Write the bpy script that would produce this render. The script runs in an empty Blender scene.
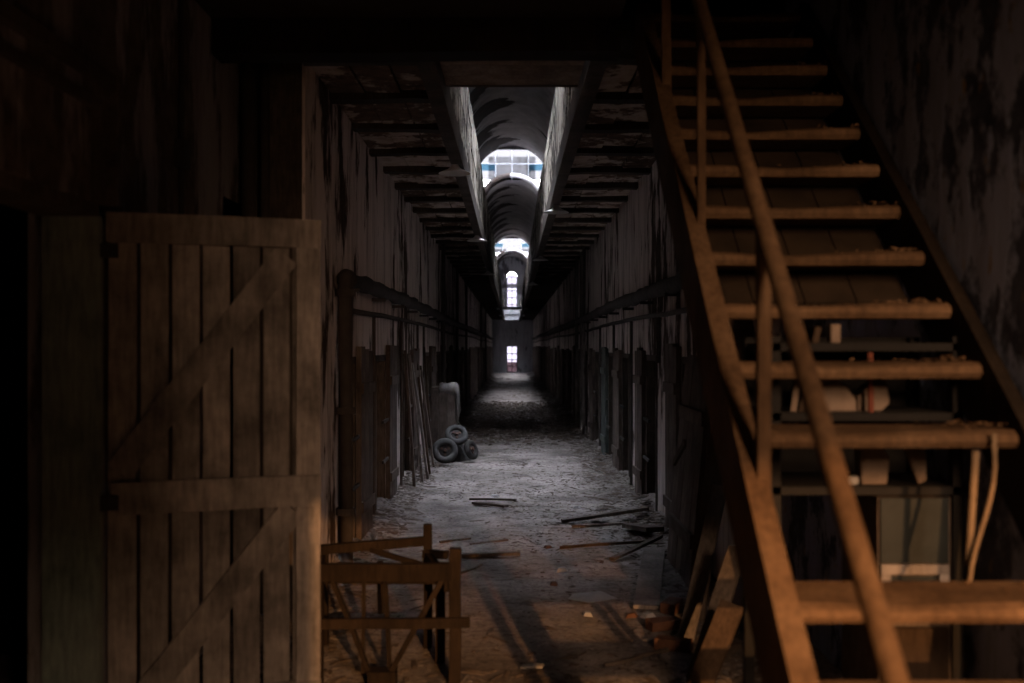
import bpy, bmesh, math, random
from mathutils import Vector, Matrix, noise

random.seed(7)
sc = bpy.context.scene
COL = sc.collection
EYE = 1.70           # camera height
FPX = 995.0          # focal length in pixels of the 1024 px wide frame
HX, HY = 512.0, 347.0

# ------------------------------------------------------------------ camera
cam = bpy.data.cameras.new('camera')
cam.sensor_width = 36.0
cam.lens = 36.0 * FPX / 1024.0
cam.shift_y = (HY - 341.5) / 1024.0
cam.clip_end = 400
cam.dof.use_dof = True
cam.dof.focus_distance = 11.0
cam.dof.aperture_fstop = 1.5
camo = bpy.data.objects.new('camera', cam)
camo.location = (0, 0, EYE)
camo.rotation_euler = (math.radians(90), 0, 0)
COL.objects.link(camo)
sc.camera = camo

# ------------------------------------------------------------------ sky, light, exposure
w = bpy.data.worlds.new('sky'); sc.world = w; w.use_nodes = True
bg = w.node_tree.nodes['Background']
bg.inputs[0].default_value = (0.92, 0.92, 0.98, 1)
bg.inputs[1].default_value = 74.0

def portal(name, loc, rot, sx, sy):
    l = bpy.data.lights.new(name, 'AREA'); l.shape = 'RECTANGLE'; l.size = sx; l.size_y = sy
    l.cycles.is_portal = True
    o = bpy.data.objects.new(name, l); o.location = loc; o.rotation_euler = rot; COL.objects.link(o)

GAPS = [(10.9, 15.6), (29.7, 35.1), (54.0, 62.0)]     # openings in the vault, each under a glazed lantern
for g0, g1 in GAPS:
    portal('sky_portal', (0, (g0 + g1) / 2, (8.72 if g0 < 20 else 11.9)), (0, 0, 0), 3.9 if g0 < 20 else 2.2, g1 - g0)
portal('sky_portal', (0, 65.9, 5.2), (math.radians(-90), 0, 0), 0.8, 2.9)
portal('sky_portal', (0, 65.9, 0.9), (math.radians(-90), 0, 0), 0.8, 1.9)

# low warm sunlight that comes in from the hall behind the camera
V = Vector((-0.219, 1.0, -0.238))
def aimed(name, l, loc, target):
    o = bpy.data.objects.new(name, l); o.location = loc
    d = Vector(target) - Vector(loc)
    o.rotation_euler = d.to_track_quat('-Z', 'Y').to_euler()
    COL.objects.link(o); return o
sun = bpy.data.lights.new('low_sunbeam', 'SPOT')
sun.color = (1.0, 0.46, 0.17); sun.energy = 4500
sun.spot_size = math.radians(40); sun.spot_blend = 0.3; sun.shadow_soft_size = 0.045
aimed('low_sunbeam', sun, Vector((2.6, -6.8, 3.25)), (0.25, 6.2, 0.0) )
glow = bpy.data.lights.new('hall_warm_fill', 'AREA')  # added soft fill for stairs and door; no window stands here
glow.shape = 'RECTANGLE'; glow.size = 0.9; glow.size_y = 1.4
glow.color = (1.0, 0.60, 0.36); glow.energy = 310
aimed('hall_warm_fill', glow, (1.7, -1.85, 3.0), (0.8, 4.0, 1.9))

vs = sc.view_settings
vs.view_transform = 'Standard'; vs.look = 'None'; vs.gamma = 1.0; vs.use_curve_mapping = False
vs.exposure = 0.0
sc.cycles.max_bounces = 7; sc.cycles.diffuse_bounces = 4; sc.cycles.transparent_max_bounces = 12
sc.cycles.sample_clamp_indirect = 3.0
sc.cycles.caustics_reflective = False; sc.cycles.caustics_refractive = False

# ------------------------------------------------------------------ helpers
def at(px, py, d):
    return Vector(((px - HX) / FPX * d, d, EYE - (py - HY) / FPX * d))

def floor_at(px, py):
    return at(px, py, EYE * FPX / (py - HY))

class MB:
    def __init__(s): s.v = []; s.f = []
    def add(s, vs, fs):
        n = len(s.v); s.v += [Vector(v) for v in vs]; s.f += [[i + n for i in f] for f in fs]; return s
    def box(s, a, b):
        x0, y0, z0 = a; x1, y1, z1 = b
        return s.add([(x0,y0,z0),(x1,y0,z0),(x1,y1,z0),(x0,y1,z0),(x0,y0,z1),(x1,y0,z1),(x1,y1,z1),(x0,y1,z1)],
                     [(0,3,2,1),(4,5,6,7),(0,1,5,4),(1,2,6,5),(2,3,7,6),(3,0,4,7)])
    def bar(s, p, q, wd, hg, up=(0,0,1), n=1, wob=0.0, taper=1.0):
        """rectangular timber from p to q, wd across, hg along 'up'; n segments with a slight wobble"""
        p = Vector(p); q = Vector(q); t = (q - p).normalized(); u = Vector(up)
        sd = t.cross(u)
        if sd.length < 1e-4: sd = t.cross(Vector((1, 0, 0)))
        sd.normalize(); u = sd.cross(t).normalized()
        vs = []; fs = []
        for i in range(n + 1):
            k = i / n; c = p.lerp(q, k); sc_ = 1 + (taper - 1) * k
            if wob and n > 1:
                c = c + sd * random.uniform(-wob, wob) + u * random.uniform(-wob, wob)
            for a, b in ((-1,-1),(1,-1),(1,1),(-1,1)):
                vs.append(c + sd * a * wd / 2 * sc_ + u * b * hg / 2 * sc_)
        for i in range(n):
            for j in range(4):
                a = i*4 + j; b = i*4 + (j+1) % 4
                fs.append((a, b, b+4, a+4))
        fs.append((3,2,1,0)); m = n*4; fs.append((m, m+1, m+2, m+3))
        return s.add(vs, fs)
    def tube(s, pts, r, n=10):
        pts = [Vector(p) for p in pts]; vs = []; fs = []
        rs = r if isinstance(r, (list, tuple)) else [r] * len(pts)
        for i, p in enumerate(pts):
            t = (pts[min(i+1, len(pts)-1)] - pts[max(i-1, 0)]).normalized()
            a = t.cross(Vector((0,0,1)))
            if a.length < 1e-3: a = t.cross(Vector((1,0,0)))
            a.normalize(); b = t.cross(a)
            for k in range(n):
                th = 2*math.pi*k/n
                vs.append(p + (a*math.cos(th) + b*math.sin(th)) * rs[i])
        for i in range(len(pts)-1):
            for k in range(n):
                fs.append((i*n+k, i*n+(k+1)%n, (i+1)*n+(k+1)%n, (i+1)*n+k))
        fs.append(list(range(n))[::-1]); m = (len(pts)-1)*n; fs.append([m+k for k in range(n)])
        return s.add(vs, fs)
    def lathe(s, prof, c=(0,0,0), n=20, M=None):
        vs = []; fs = []; m = len(prof); M = M or Matrix()
        for k in range(n):
            th = 2*math.pi*k/n
            for r, z in prof:
                vs.append(Vector(c) + M @ Vector((r*math.cos(th), r*math.sin(th), z)))
        for k in range(n):
            k2 = (k+1) % n
            for i in range(m-1):
                fs.append((k*m+i, k2*m+i, k2*m+i+1, k*m+i+1))
        return s.add(vs, fs)
    def prism(s, poly, dvec):
        """flat outline (3d points) given a thickness vector"""
        n = len(poly); poly = [Vector(p) for p in poly]; dvec = Vector(dvec)
        return s.add(poly + [p + dvec for p in poly],
                     [list(range(n))[::-1], [n+i for i in range(n)]] + [(i, (i+1)%n, n+(i+1)%n, n+i) for i in range(n)])
    def jitter(s, a):
        for v in s.v: v += Vector((random.uniform(-a,a), random.uniform(-a,a), random.uniform(-a,a)))
        return s
    def build(s, name, mat, parent=None, origin=None, smooth=False, bevel=0.0):
        o0 = Vector(origin) if origin is not None else (parent['_o'] if parent is not None and '_o' in parent else None)
        o0 = Vector(o0) if o0 is not None else Vector((0,0,0))
        me = bpy.data.meshes.new(name)
        me.from_pydata([tuple(v - o0) for v in s.v], [], s.f); me.update()
        bm = bmesh.new(); bm.from_mesh(me)
        bmesh.ops.recalc_face_normals(bm, faces=bm.faces)
        if bevel:
            bmesh.ops.bevel(bm, geom=list(bm.edges), offset=bevel, segments=1, affect='EDGES')
        bm.to_mesh(me); bm.free()
        if smooth:
            for p in me.polygons: p.use_smooth = True
        me.materials.append(M[mat])
        o = bpy.data.objects.new(name, me); COL.objects.link(o)
        if parent is not None: o.parent = parent
        else:
            o.location = o0
        o['_o'] = tuple(o0)
        return o

def thing(name, label, cat, loc, group=None, kind=None):
    o = bpy.data.objects.new(name, None); COL.objects.link(o); o.location = loc
    o.empty_display_size = 0.1
    o['_o'] = tuple(loc)
    return tag(o, label, cat, group, kind)

def tag(o, label, cat=None, group=None, kind=None):
    o['label'] = label
    if cat: o['category'] = cat
    if group: o['group'] = group
    if kind: o['kind'] = kind
    return o

def struct(o, label, cat): return tag(o, label, cat, None, 'structure')

# ------------------------------------------------------------------ materials
M = {}
def nodes(name):
    m = bpy.data.materials.new(name); m.use_nodes = True; M[name] = m
    nt = m.node_tree; return m, nt, nt.nodes['Principled BSDF'], nt.links

def nz(nt, vec, scale, detail=5, rough=0.6):
    n = nt.nodes.new('ShaderNodeTexNoise'); n.inputs['Scale'].default_value = scale
    n.inputs['Detail'].default_value = detail; n.inputs['Roughness'].default_value = rough
    nt.links.new(vec, n.inputs['Vector']); return n.outputs['Fac']

def mapping(nt, src, scale=(1,1,1), loc=(0,0,0)):
    mp = nt.nodes.new('ShaderNodeMapping'); mp.inputs['Scale'].default_value = scale; mp.inputs['Location'].default_value = loc
    nt.links.new(src, mp.inputs['Vector']); return mp.outputs['Vector']

def ramp(nt, fac, stops):
    r = nt.nodes.new('ShaderNodeValToRGB'); e = r.color_ramp.elements
    while len(e) < len(stops): e.new(0.5)
    for i, (p, c) in enumerate(stops):
        e[i].position = p; e[i].color = (*c, 1) if len(c) == 3 else c
    nt.links.new(fac, r.inputs['Fac']); return r.outputs['Color']

def mix(nt, fac, a, b, mode='MIX'):
    m = nt.nodes.new('ShaderNodeMixRGB'); m.blend_type = mode
    for i, x in ((0, fac), (1, a), (2, b)):
        if isinstance(x, (int, float)): m.inputs[i].default_value = x
        elif isinstance(x, tuple): m.inputs[i].default_value = (*x, 1)
        else: nt.links.new(x, m.inputs[i])
    return m.outputs[0]

def bump(nt, bsdf, h, strength=0.4, dist=0.02):
    b = nt.nodes.new('ShaderNodeBump'); b.inputs['Strength'].default_value = strength; b.inputs['Distance'].default_value = dist
    nt.links.new(h, b.inputs['Height']); nt.links.new(b.outputs['Normal'], bsdf.inputs['Normal'])

def coords(nt):
    g = nt.nodes.new('ShaderNodeNewGeometry')
    return g.outputs['Position']

def wood(name, dark, mid, light, rough=0.85, grain=1.0):
    m, nt, b, L = nodes(name)
    tc = nt.nodes.new('ShaderNodeTexCoord'); oi = nt.nodes.new('ShaderNodeObjectInfo')
    add = nt.nodes.new('ShaderNodeVectorMath'); add.operation = 'ADD'
    sc_ = nt.nodes.new('ShaderNodeVectorMath'); sc_.operation = 'SCALE'; sc_.inputs[0].default_value = (13, 7, 5)
    L.new(oi.outputs['Random'], sc_.inputs['Scale'])
    L.new(tc.outputs['Object'], add.inputs[0]); L.new(sc_.outputs[0], add.inputs[1])
    v = add.outputs[0]
    blot = nz(nt, v, 3.2 * grain, 6, 0.65)
    fine = nz(nt, mapping(nt, v, (38, 38, 5)), 1.3 * grain, 5, 0.6)
    c = ramp(nt, blot, [(0.28, dark), (0.5, mid), (0.72, light)])
    c = mix(nt, 0.55, c, ramp(nt, fine, [(0.3, (0.25,0.25,0.25)), (0.6, (1,1,1))]), 'MULTIPLY')
    hv = nt.nodes.new('ShaderNodeHueSaturation'); L.new(c, hv.inputs['Color'])
    mr = nt.nodes.new('ShaderNodeMapRange'); mr.inputs['To Min'].default_value = 0.75; mr.inputs['To Max'].default_value = 1.2
    L.new(oi.outputs['Random'], mr.inputs['Value']); L.new(mr.outputs[0], hv.inputs['Value'])
    L.new(hv.outputs['Color'], b.inputs['Base Color']); b.inputs['Roughness'].default_value = rough
    b.inputs['Specular IOR Level'].default_value = 0.15
    bump(nt, b, fine, 0.35, 0.006)
    return m

def plaster(name, paint, under, stain, peel=0.56, streak=(1.9, 1.9, 0.6), fleck=None, soft=0.03):
    m, nt, b, L = nodes(name)
    v = coords(nt)
    big = nz(nt, mapping(nt, v, streak), 1.6, 7, 0.68)
    mid = nz(nt, mapping(nt, v, (1, 1, 0.5)), 0.55, 3, 0.5)
    drip = nz(nt, mapping(nt, v, (3.4, 3.4, 0.55)), 1.5, 7, 0.72)
    base = ramp(nt, drip, [(0.3, stain), (0.52, paint), (0.8, tuple(min(1, x*1.15) for x in paint))])
    comb = nt.nodes.new('ShaderNodeMath'); comb.operation = 'MULTIPLY_ADD'; comb.inputs[1].default_value = 0.5
    L.new(mid, comb.inputs[0]); L.new(big, comb.inputs[2])
    sub = nt.nodes.new('ShaderNodeMath'); sub.operation = 'SUBTRACT'; sub.inputs[1].default_value = 0.25; L.new(comb.outputs[0], sub.inputs[0])
    mask = ramp(nt, sub.outputs[0], [(peel - soft, (0,0,0)), (peel + soft, (1,1,1))])
    und = ramp(nt, nz(nt, v, 9, 5, 0.6), [(0.3, tuple(x*0.4 for x in under)), (0.65, under)])
    c = mix(nt, mask, base, und)
    if fleck:
        fm = ramp(nt, nz(nt, mapping(nt, v, (5,5,2.5)), 2.2, 7, 0.75), [(0.6, (0,0,0)), (0.66, (1,1,1))])
        c = mix(nt, fm, c, fleck)
    L.new(c, b.inputs['Base Color']); b.inputs['Roughness'].default_value = 0.9
    b.inputs['Specular IOR Level'].default_value = 0.1
    hh = nt.nodes.new('ShaderNodeMath'); hh.operation = 'SUBTRACT'; L.new(drip, hh.inputs[0]); L.new(mask, hh.inputs[1])
    bump(nt, b, hh.outputs[0], 0.6, 0.015)
    return m

def plain(name, col, rough=0.8, metal=0.0, var=0.35, scale=8):
    m, nt, b, L = nodes(name)
    tc = nt.nodes.new('ShaderNodeTexCoord')
    n = nz(nt, tc.outputs['Object'], scale, 5, 0.6)
    c = ramp(nt, n, [(0.3, tuple(x*(1-var) for x in col)), (0.65, col)])
    L.new(c, b.inputs['Base Color']); b.inputs['Roughness'].default_value = rough; b.inputs['Metallic'].default_value = metal
    b.inputs['Specular IOR Level'].default_value = 0.25
    bump(nt, b, n, 0.3, 0.008)
    return m

wood('door_wood', (0.11,0.099,0.092), (0.34,0.305,0.28), (0.58,0.51,0.465))
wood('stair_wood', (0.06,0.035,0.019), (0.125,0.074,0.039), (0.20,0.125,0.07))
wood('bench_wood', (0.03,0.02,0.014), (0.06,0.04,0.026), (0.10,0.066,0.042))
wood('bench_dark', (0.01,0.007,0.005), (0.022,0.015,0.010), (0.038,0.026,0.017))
wood('dark_wood', (0.05,0.04,0.033), (0.10,0.08,0.066), (0.16,0.13,0.11))
wood('cell_wood', (0.07,0.055,0.045), (0.13,0.10,0.085), (0.20,0.165,0.14))
wood('jamb_wood', (0.18,0.23,0.21), (0.34,0.42,0.38), (0.45,0.52,0.46))
wood('green_wood', (0.05,0.065,0.06), (0.10,0.12,0.11), (0.15,0.16,0.145))
wood('ceiling_board', (0.14,0.095,0.068), (0.32,0.235,0.175), (0.55,0.46,0.39))
wood('joist_wood', (0.03,0.025,0.02), (0.06,0.048,0.04), (0.09,0.075,0.06))
wood('grey_plank', (0.12,0.105,0.095), (0.22,0.195,0.18), (0.32,0.29,0.27))
plaster('flake_board', (0.56,0.51,0.43), (0.04,0.03,0.022), (0.22,0.17,0.12), 0.49, streak=(4,4,2.2))
plaster('flake_ceiling', (0.52,0.44,0.38), (0.17,0.115,0.08), (0.28,0.21,0.16), 0.49, streak=(2.6,2.6,2.6))
wood('paint_board', (0.03,0.024,0.018), (0.24,0.20,0.15), (0.66,0.61,0.54), grain=3.2)
plaster('corridor_plaster', (0.78,0.70,0.68), (0.09,0.062,0.048), (0.30,0.24,0.22), 0.555)
plaster('lower_plaster', (0.76,0.68,0.66), (0.10,0.07,0.055), (0.26,0.21,0.19), 0.57)
plaster('near_plaster', (0.34,0.33,0.36), (0.16,0.13,0.11), (0.2,0.18,0.175), 0.5, streak=(1.5,1.5,0.35))
plaster('stair_plaster', (0.42,0.49,0.70), (0.13,0.15,0.21), (0.24,0.27,0.37), 0.53, streak=(2.2,2.2,1.3), fleck=(0.40,0.28,0.12))
plaster('hall_plaster', (0.05,0.036,0.03), (0.035,0.025,0.02), (0.04,0.03,0.025), 0.6)
plaster('end_plaster', (0.42,0.43,0.46), (0.15,0.15,0.16), (0.26,0.26,0.28), 0.6)
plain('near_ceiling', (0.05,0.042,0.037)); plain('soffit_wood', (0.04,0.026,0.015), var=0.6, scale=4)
plain('rust_pipe', (0.07,0.058,0.052)); plain('dust_pipe', (0.06,0.05,0.044), var=0.7, scale=14)
plain('iron', (0.05,0.045,0.042), 0.6); plain('enamel', (0.62,0.6,0.58), 0.5, var=0.25)
plain('disc', (0.035,0.032,0.03)); plain('tyre', (0.085,0.082,0.08), 0.8, var=0.4, scale=18); plain('hub_rust', (0.10,0.055,0.04))
plain('rag', (0.19,0.172,0.16), var=0.5); plain('pale_plaster', (0.22,0.165,0.125), var=0.35, scale=12)
plain('blue_panel', (0.012,0.017,0.0175), 0.5, var=0.3, scale=10); plain('red_paint', (0.16,0.045,0.025))
plain('rope', (0.2,0.14,0.085)); plain('white_frame', (0.55,0.57,0.6), 0.6); plain('paper', (0.40,0.39,0.38), var=0.25)
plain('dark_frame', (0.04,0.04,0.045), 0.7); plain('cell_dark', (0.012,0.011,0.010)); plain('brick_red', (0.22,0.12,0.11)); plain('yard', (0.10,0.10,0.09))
plain('brick', (0.16,0.08,0.05), var=0.5)

def glass(name, col, transp, trans_col=None):
    m = bpy.data.materials.new(name); m.use_nodes = True; M[name] = m; nt = m.node_tree
    for n in list(nt.nodes):
        if n.type != 'OUTPUT_MATERIAL': nt.nodes.remove(n)
    out = [n for n in nt.nodes if n.type == 'OUTPUT_MATERIAL'][0]
    t = nt.nodes.new('ShaderNodeBsdfTransparent'); t.inputs[0].default_value = (*col, 1)
    tl = nt.nodes.new('ShaderNodeBsdfTranslucent'); tl.inputs[0].default_value = (*(trans_col or col), 1)
    mx = nt.nodes.new('ShaderNodeMixShader'); mx.inputs[0].default_value = transp
    nt.links.new(tl.outputs[0], mx.inputs[1]); nt.links.new(t.outputs[0], mx.inputs[2]); nt.links.new(mx.outputs[0], out.inputs[0])
glass('roof_glass', (0.85, 0.88, 0.92), 0.85)
glass('far_roof_glass', (0.86, 0.87, 0.90), 0.85)  # tint set to trim daylight below the two farther skylights, not soot
glass('window_glass', (0.16, 0.154, 0.172), 0.9, (0.03,0.03,0.035))
glass('dusty_glass', (0.135, 0.135, 0.138), 0.85, (0.05, 0.05, 0.05))
glass('blue_glass', (0.053, 0.08, 0.097), 0.9, (0.01, 0.025, 0.035))

# vault: whitewash fallen away in rings on the left flank, bare lath beneath
def vault_mat():
    m, nt, b, L = nodes('vault_plaster')
    v = coords(nt)
    sx = nt.nodes.new('ShaderNodeSeparateXYZ'); L.new(v, sx.inputs[0])
    ring = nz(nt, mapping(nt, v, (0.55, 1.5, 0.3)), 1.0, 5, 0.6)
    edge = nz(nt, v, 5.0, 5, 0.7)
    ed = nt.nodes.new('ShaderNodeMath'); ed.operation = 'MULTIPLY_ADD'; ed.inputs[1].default_value = 0.16; L.new(edge, ed.inputs[0])
    ph = nt.nodes.new('ShaderNodeMath'); ph.operation = 'MULTIPLY_ADD'; ph.inputs[1].default_value = 2.86; L.new(sx.outputs['Y'], ph.inputs[0])
    rs = nt.nodes.new('ShaderNodeMath'); rs.operation = 'MULTIPLY'; rs.inputs[1].default_value = 3.0; L.new(ring, rs.inputs[0]); L.new(rs.outputs[0], ph.inputs[2])
    sn_ = nt.nodes.new('ShaderNodeMath'); sn_.operation = 'SINE'; L.new(ph.outputs[0], sn_.inputs[0])
    rg_ = nt.nodes.new('ShaderNodeMath'); rg_.operation = 'MULTIPLY_ADD'; rg_.inputs[1].default_value = 0.13; L.new(sn_.outputs[0], rg_.inputs[0]); L.new(ring, rg_.inputs[2])
    L.new(rg_.outputs[0], ed.inputs[2])
    side = nt.nodes.new('ShaderNodeMapRange'); side.inputs['From Min'].default_value = -1.0; side.inputs['From Max'].default_value = 0.5
    side.inputs['To Min'].default_value = 0.20; side.inputs['To Max'].default_value = -0.20; L.new(sx.outputs['X'], side.inputs['Value'])
    ad = nt.nodes.new('ShaderNodeMath'); L.new(ed.outputs[0], ad.inputs[0]); L.new(side.outputs[0], ad.inputs[1])
    mask = ramp(nt, ad.outputs[0], [(0.645, (0,0,0)), (0.665, (1,1,1))])
    paint = ramp(nt, nz(nt, v, 2.0, 6, 0.65), [(0.3, (0.44,0.42,0.41)), (0.6, (0.74,0.72,0.71))])
    lath = ramp(nt, nz(nt, v, 6, 4, 0.6), [(0.35, (0.02,0.015,0.012)), (0.62, (0.045,0.03,0.024)), (0.72, (0.14,0.085,0.06))])
    L.new(mix(nt, mask, paint, lath), b.inputs['Base Color']); b.inputs['Roughness'].default_value = 0.9
    inv = nt.nodes.new('ShaderNodeInvert'); L.new(mask, inv.inputs['Color'])
    bump(nt, b, inv.outputs[0], 0.5, 0.03)
vault_mat()

def floor_mat():
    m, nt, b, L = nodes('dust_floor')
    v = coords(nt)
    a = nz(nt, v, 1.1, 6, 0.65); f = nz(nt, v, 30, 6, 0.75); s = nz(nt, mapping(nt, v, (4, 11, 4)), 1.0, 5, 0.7)
    c = ramp(nt, a, [(0.36, (0.14,0.123,0.113)), (0.6, (0.345,0.31,0.29))])
    c = mix(nt, 1.0, c, ramp(nt, f, [(0.34, (0.45,0.43,0.42)), (0.54, (1,1,1))]), 'MULTIPLY')
    c = mix(nt, 0.5, c, ramp(nt, s, [(0.36, (0.25,0.23,0.22)), (0.5, (1,1,1))]), 'MULTIPLY')
    L.new(c, b.inputs['Base Color']); b.inputs['Roughness'].default_value = 0.95; b.inputs['Specular IOR Level'].default_value = 0.08
    bump(nt, b, f, 0.6, 0.008)
floor_mat()

# ------------------------------------------------------------------ the setting
XL, XR = -1.32, 1.42          # corridor wall faces
NL, NR = -1.72, 1.72          # wider entrance part
Y0, YE = 6.35, 66.0           # where the corridor narrows / end wall
CZ = 3.52                     # ceiling
VR, VZ = 1.10, 6.58           # vault radius, springing

def fheight(x, y):
    h = noise.noise(Vector((x*1.3, y*1.1, 0))) * 0.018 + noise.noise(Vector((x*6, y*6, 3))) * 0.010
    if y > Y0 - 0.3:
        e = min(x - XL, XR - x)
        k = max(0.0, 1 - max(e, 0) / 0.42)
        r = 0.5 + 0.5 * noise.noise(Vector((x*2.2, y*1.6, 9)))
        h += k*k * (0.05 + 0.17 * r) * min(1, (y - Y0 + 0.3) / 1.5)
        h += max(0, noise.noise(Vector((x*4, y*4, 5)))) * 0.02
    return max(-0.04, h)

def floor_mesh():
    xs = [-5, -3, NL - 0.3] + [NL + i * (NR - NL) / 62 for i in range(63)] + [NR + 0.3, 3, 5]
    ys = [-9, -4, 0, 2] + [2.2 + 0.06 * i for i in range(300)]
    y = ys[-1]
    while y < YE + 0.2:
        y += 0.09 + (y - 20) * 0.012; ys.append(y)
    m = MB(); nx = len(xs)
    vs_ = [(x, y, fheight(x, y) if y > 2 and abs(x) < 1.75 else 0.0) for y in ys for x in xs]
    fs = [(j*nx+i, j*nx+i+1, (j+1)*nx+i+1, (j+1)*nx+i) for j in range(len(ys)-1) for i in range(nx-1)]
    return m.add(vs_, fs)
struct(floor_mesh().build('floor', 'dust_floor', smooth=True), 'grey dusty rubble-strewn corridor floor', 'floor')

# cell doorways: y where each opening starts (opening 0.72 deep, then the open leaf)
DL = [7.58, 9.55, 12.0] + [14.9 + 2.45*i for i in range(20)]
DR = [7.50, 9.70, 11.95, 13.75, 16.1] + [18.7 + 2.45*i for i in range(19)]
OPEN, DTOP = 0.74, 1.62
def corridor_wall(side, doors):
    x0, x1 = (XL - 0.4, XL) if side < 0 else (XR, XR + 0.4)
    up = MB().box((x0, Y0, DTOP), (x1, YE + 0.4, VZ))
    lo = MB(); y = Y0
    for d in doors:
        lo.box((x0, y, -0.1), (x1, d, DTOP)); y = d + OPEN
    lo.box((x0, y, -0.1), (x1, YE + 0.4, DTOP))
    nm = 'wall_left' if side < 0 else 'wall_right'
    u = struct(up.build(nm, 'corridor_plaster'), 'peeling plaster corridor wall on the %s with low cell doorways' % ('left' if side < 0 else 'right'), 'wall')
    lo.build('pier_row', 'lower_plaster', u)
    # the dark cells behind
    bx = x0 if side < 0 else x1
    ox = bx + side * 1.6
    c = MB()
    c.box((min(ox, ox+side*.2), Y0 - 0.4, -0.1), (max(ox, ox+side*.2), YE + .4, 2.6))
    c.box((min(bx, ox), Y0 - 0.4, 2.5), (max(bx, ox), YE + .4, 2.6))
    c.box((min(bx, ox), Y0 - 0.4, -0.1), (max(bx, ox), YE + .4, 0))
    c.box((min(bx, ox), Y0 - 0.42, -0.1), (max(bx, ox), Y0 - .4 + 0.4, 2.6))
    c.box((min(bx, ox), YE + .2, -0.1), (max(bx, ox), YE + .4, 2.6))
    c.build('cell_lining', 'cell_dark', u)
    return u
corridor_wall(-1, DL); corridor_wall(1, DR)

# end wall with doorway and tall arched window
def end_wall():
    m = MB(); y0, y1 = YE, YE + 0.4
    dw, dz, wx, wz0, wz1 = 0.36, 1.78, 0.34, 4.05, 6.35
    m.box((XL, y0, -.1), (-dw, y1, dz)); m.box((dw, y0, -.1), (XR, y1, dz))
    m.box((XL, y0, dz), (XR, y1, wz0))
    m.box((XL, y0, wz0), (-wx, y1, 8.2)); m.box((wx, y0, wz0), (XR, y1, 8.2))
    # arch head
    n = 10
    for i in range(n):
        a0 = math.pi * i / n; a1 = math.pi * (i+1) / n
        p = [(wx*math.cos(a0), wz1 + wx*math.sin(a0)), (wx*math.cos(a1), wz1 + wx*math.sin(a1))]
        m.prism([(p[0][0], y0, p[0][1]), (p[0][0], y0, 8.2), (p[1][0], y0, 8.2), (p[1][0], y0, p[1][1])], (0, 0.4, 0))
    return struct(m.build('wall_end', 'end_plaster'), 'far grey end wall with a doorway and tall arched window', 'wall')
end_wall()
win = thing('window_1', 'tall narrow arched window glowing high on the far end wall', 'window', (0, YE + .1, 4.05), kind='structure')
mm = MB()
for x in (-0.32, 0.0, 0.32): mm.box((x-.02, YE+.08, 4.05), (x+.02, YE+.12, 6.4))
mm.build('window_frame', 'dark_frame', win)
for i in range(6):
    z = 4.05 + 0.46 * i
    MB().box((-.34, YE+.08, z-.025), (.34, YE+.12, z+.025)).build('glazing_bar', 'dark_frame', win)
    for x0, x1 in ((-.31, -.015), (.015, .31)):
        if i < 5: MB().box((x0, YE+.095, z+.02), (x1, YE+.10, z+.44)).build('pane', 'window_glass', win)
MB().prism([(0.32*math.cos(math.pi*i/8), YE+.095, 6.36 + .3*math.sin(math.pi*i/8)) for i in range(9)], (0, .005, 0)).build('pane', 'window_glass', win)
dr = thing('door_1', 'glazed door of small bright panes at the far end of the corridor', 'door', (0, YE+.1, 0), kind='structure')
mm = MB()
for x in (-.34, .34): mm.box((x-.03, YE+.06, 0), (x+.03, YE+.14, 1.78))
mm.build('door_frame', 'dark_frame', dr)
for i, z in enumerate((0.02, 0.42, 0.85, 1.25, 1.75)):
    MB().box((-.34, YE+.07, z-.03), (.34, YE+.13, z+.03)).build('rail', 'dark_frame', dr)
MB().box((-.025, YE+.07, 0.02), (.025, YE+.13, 1.75)).build('mullion', 'dark_frame', dr)
for z0, z1 in ((.05,.40), (.44,.82), (.88,1.22), (1.28,1.72)):
    for x0, x1 in ((-.31,-.02), (.02,.31)):
        MB().box((x0, YE+.095, z0), (x1, YE+.10, z1)).build('pane', 'window_glass', dr)
# outside, seen through the panes
struct(MB().box((-12, YE+.5, -.3), (12, YE+40, -.12)).build('ground_yard', 'yard'), 'dull ground of the yard beyond the end door', 'ground')
gw = MB().box((-6, YE+6.0, -.15), (6, YE+6.3, 0.62)).build('wall_yard', 'brick_red')
struct(gw, 'low red brick yard wall seen through the end door', 'wall')

# upper ledges and vault segments
lg = MB(); lg.box((XL-.4, Y0-1.6, VZ), (-VR, YE+.4, VZ+.12)); lg.box((VR, Y0-1.6, VZ), (XR+.4, YE+.4, VZ+.12))
struct(lg.build('trim_1', 'end_plaster'), 'ledges along the springing of the vaulted roof', 'ledge')
def vault(ya, yb):
    m = MB(); n = 28; vs_ = []; fs = []
    ny = max(2, int((yb-ya)/1.5))
    for r in (VR, VR + 0.16):
        for j in range(ny+1):
            y = ya + (yb-ya)*j/ny
            for i in range(n+1):
                a = math.pi*i/n; vs_.append((r*math.cos(a), y, VZ + r*math.sin(a)))
    k = (n+1)*(ny+1)
    for j in range(ny):
        for i in range(n):
            a = j*(n+1)+i; q = (a, a+1, a+n+2, a+n+1)
            fs.append(q); fs.append(tuple(x+k for x in q)[::-1])
    for i in range(n):
        fs.append((i, i+1, i+1+k, i+k)); b_ = ny*(n+1); fs.append((b_+i, b_+i+1, b_+i+1+k, b_+i+k))
    return m.add(vs_, fs)
edges = [Y0 - 1.6] + [e for g in GAPS for e in g] + [YE + .4]
ordn = ['nearest the camera', 'between the first two skylights', 'between the far two skylights', 'in front of the end wall']
for i in range(0, len(edges), 2):
    o = vault(edges[i], edges[i+1]).build('ceiling_vault', 'vault_plaster', smooth=True)
    struct(o, 'stretch of whitewashed barrel vault %s with fallen plaster' % ordn[i//2], 'vault')
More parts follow.
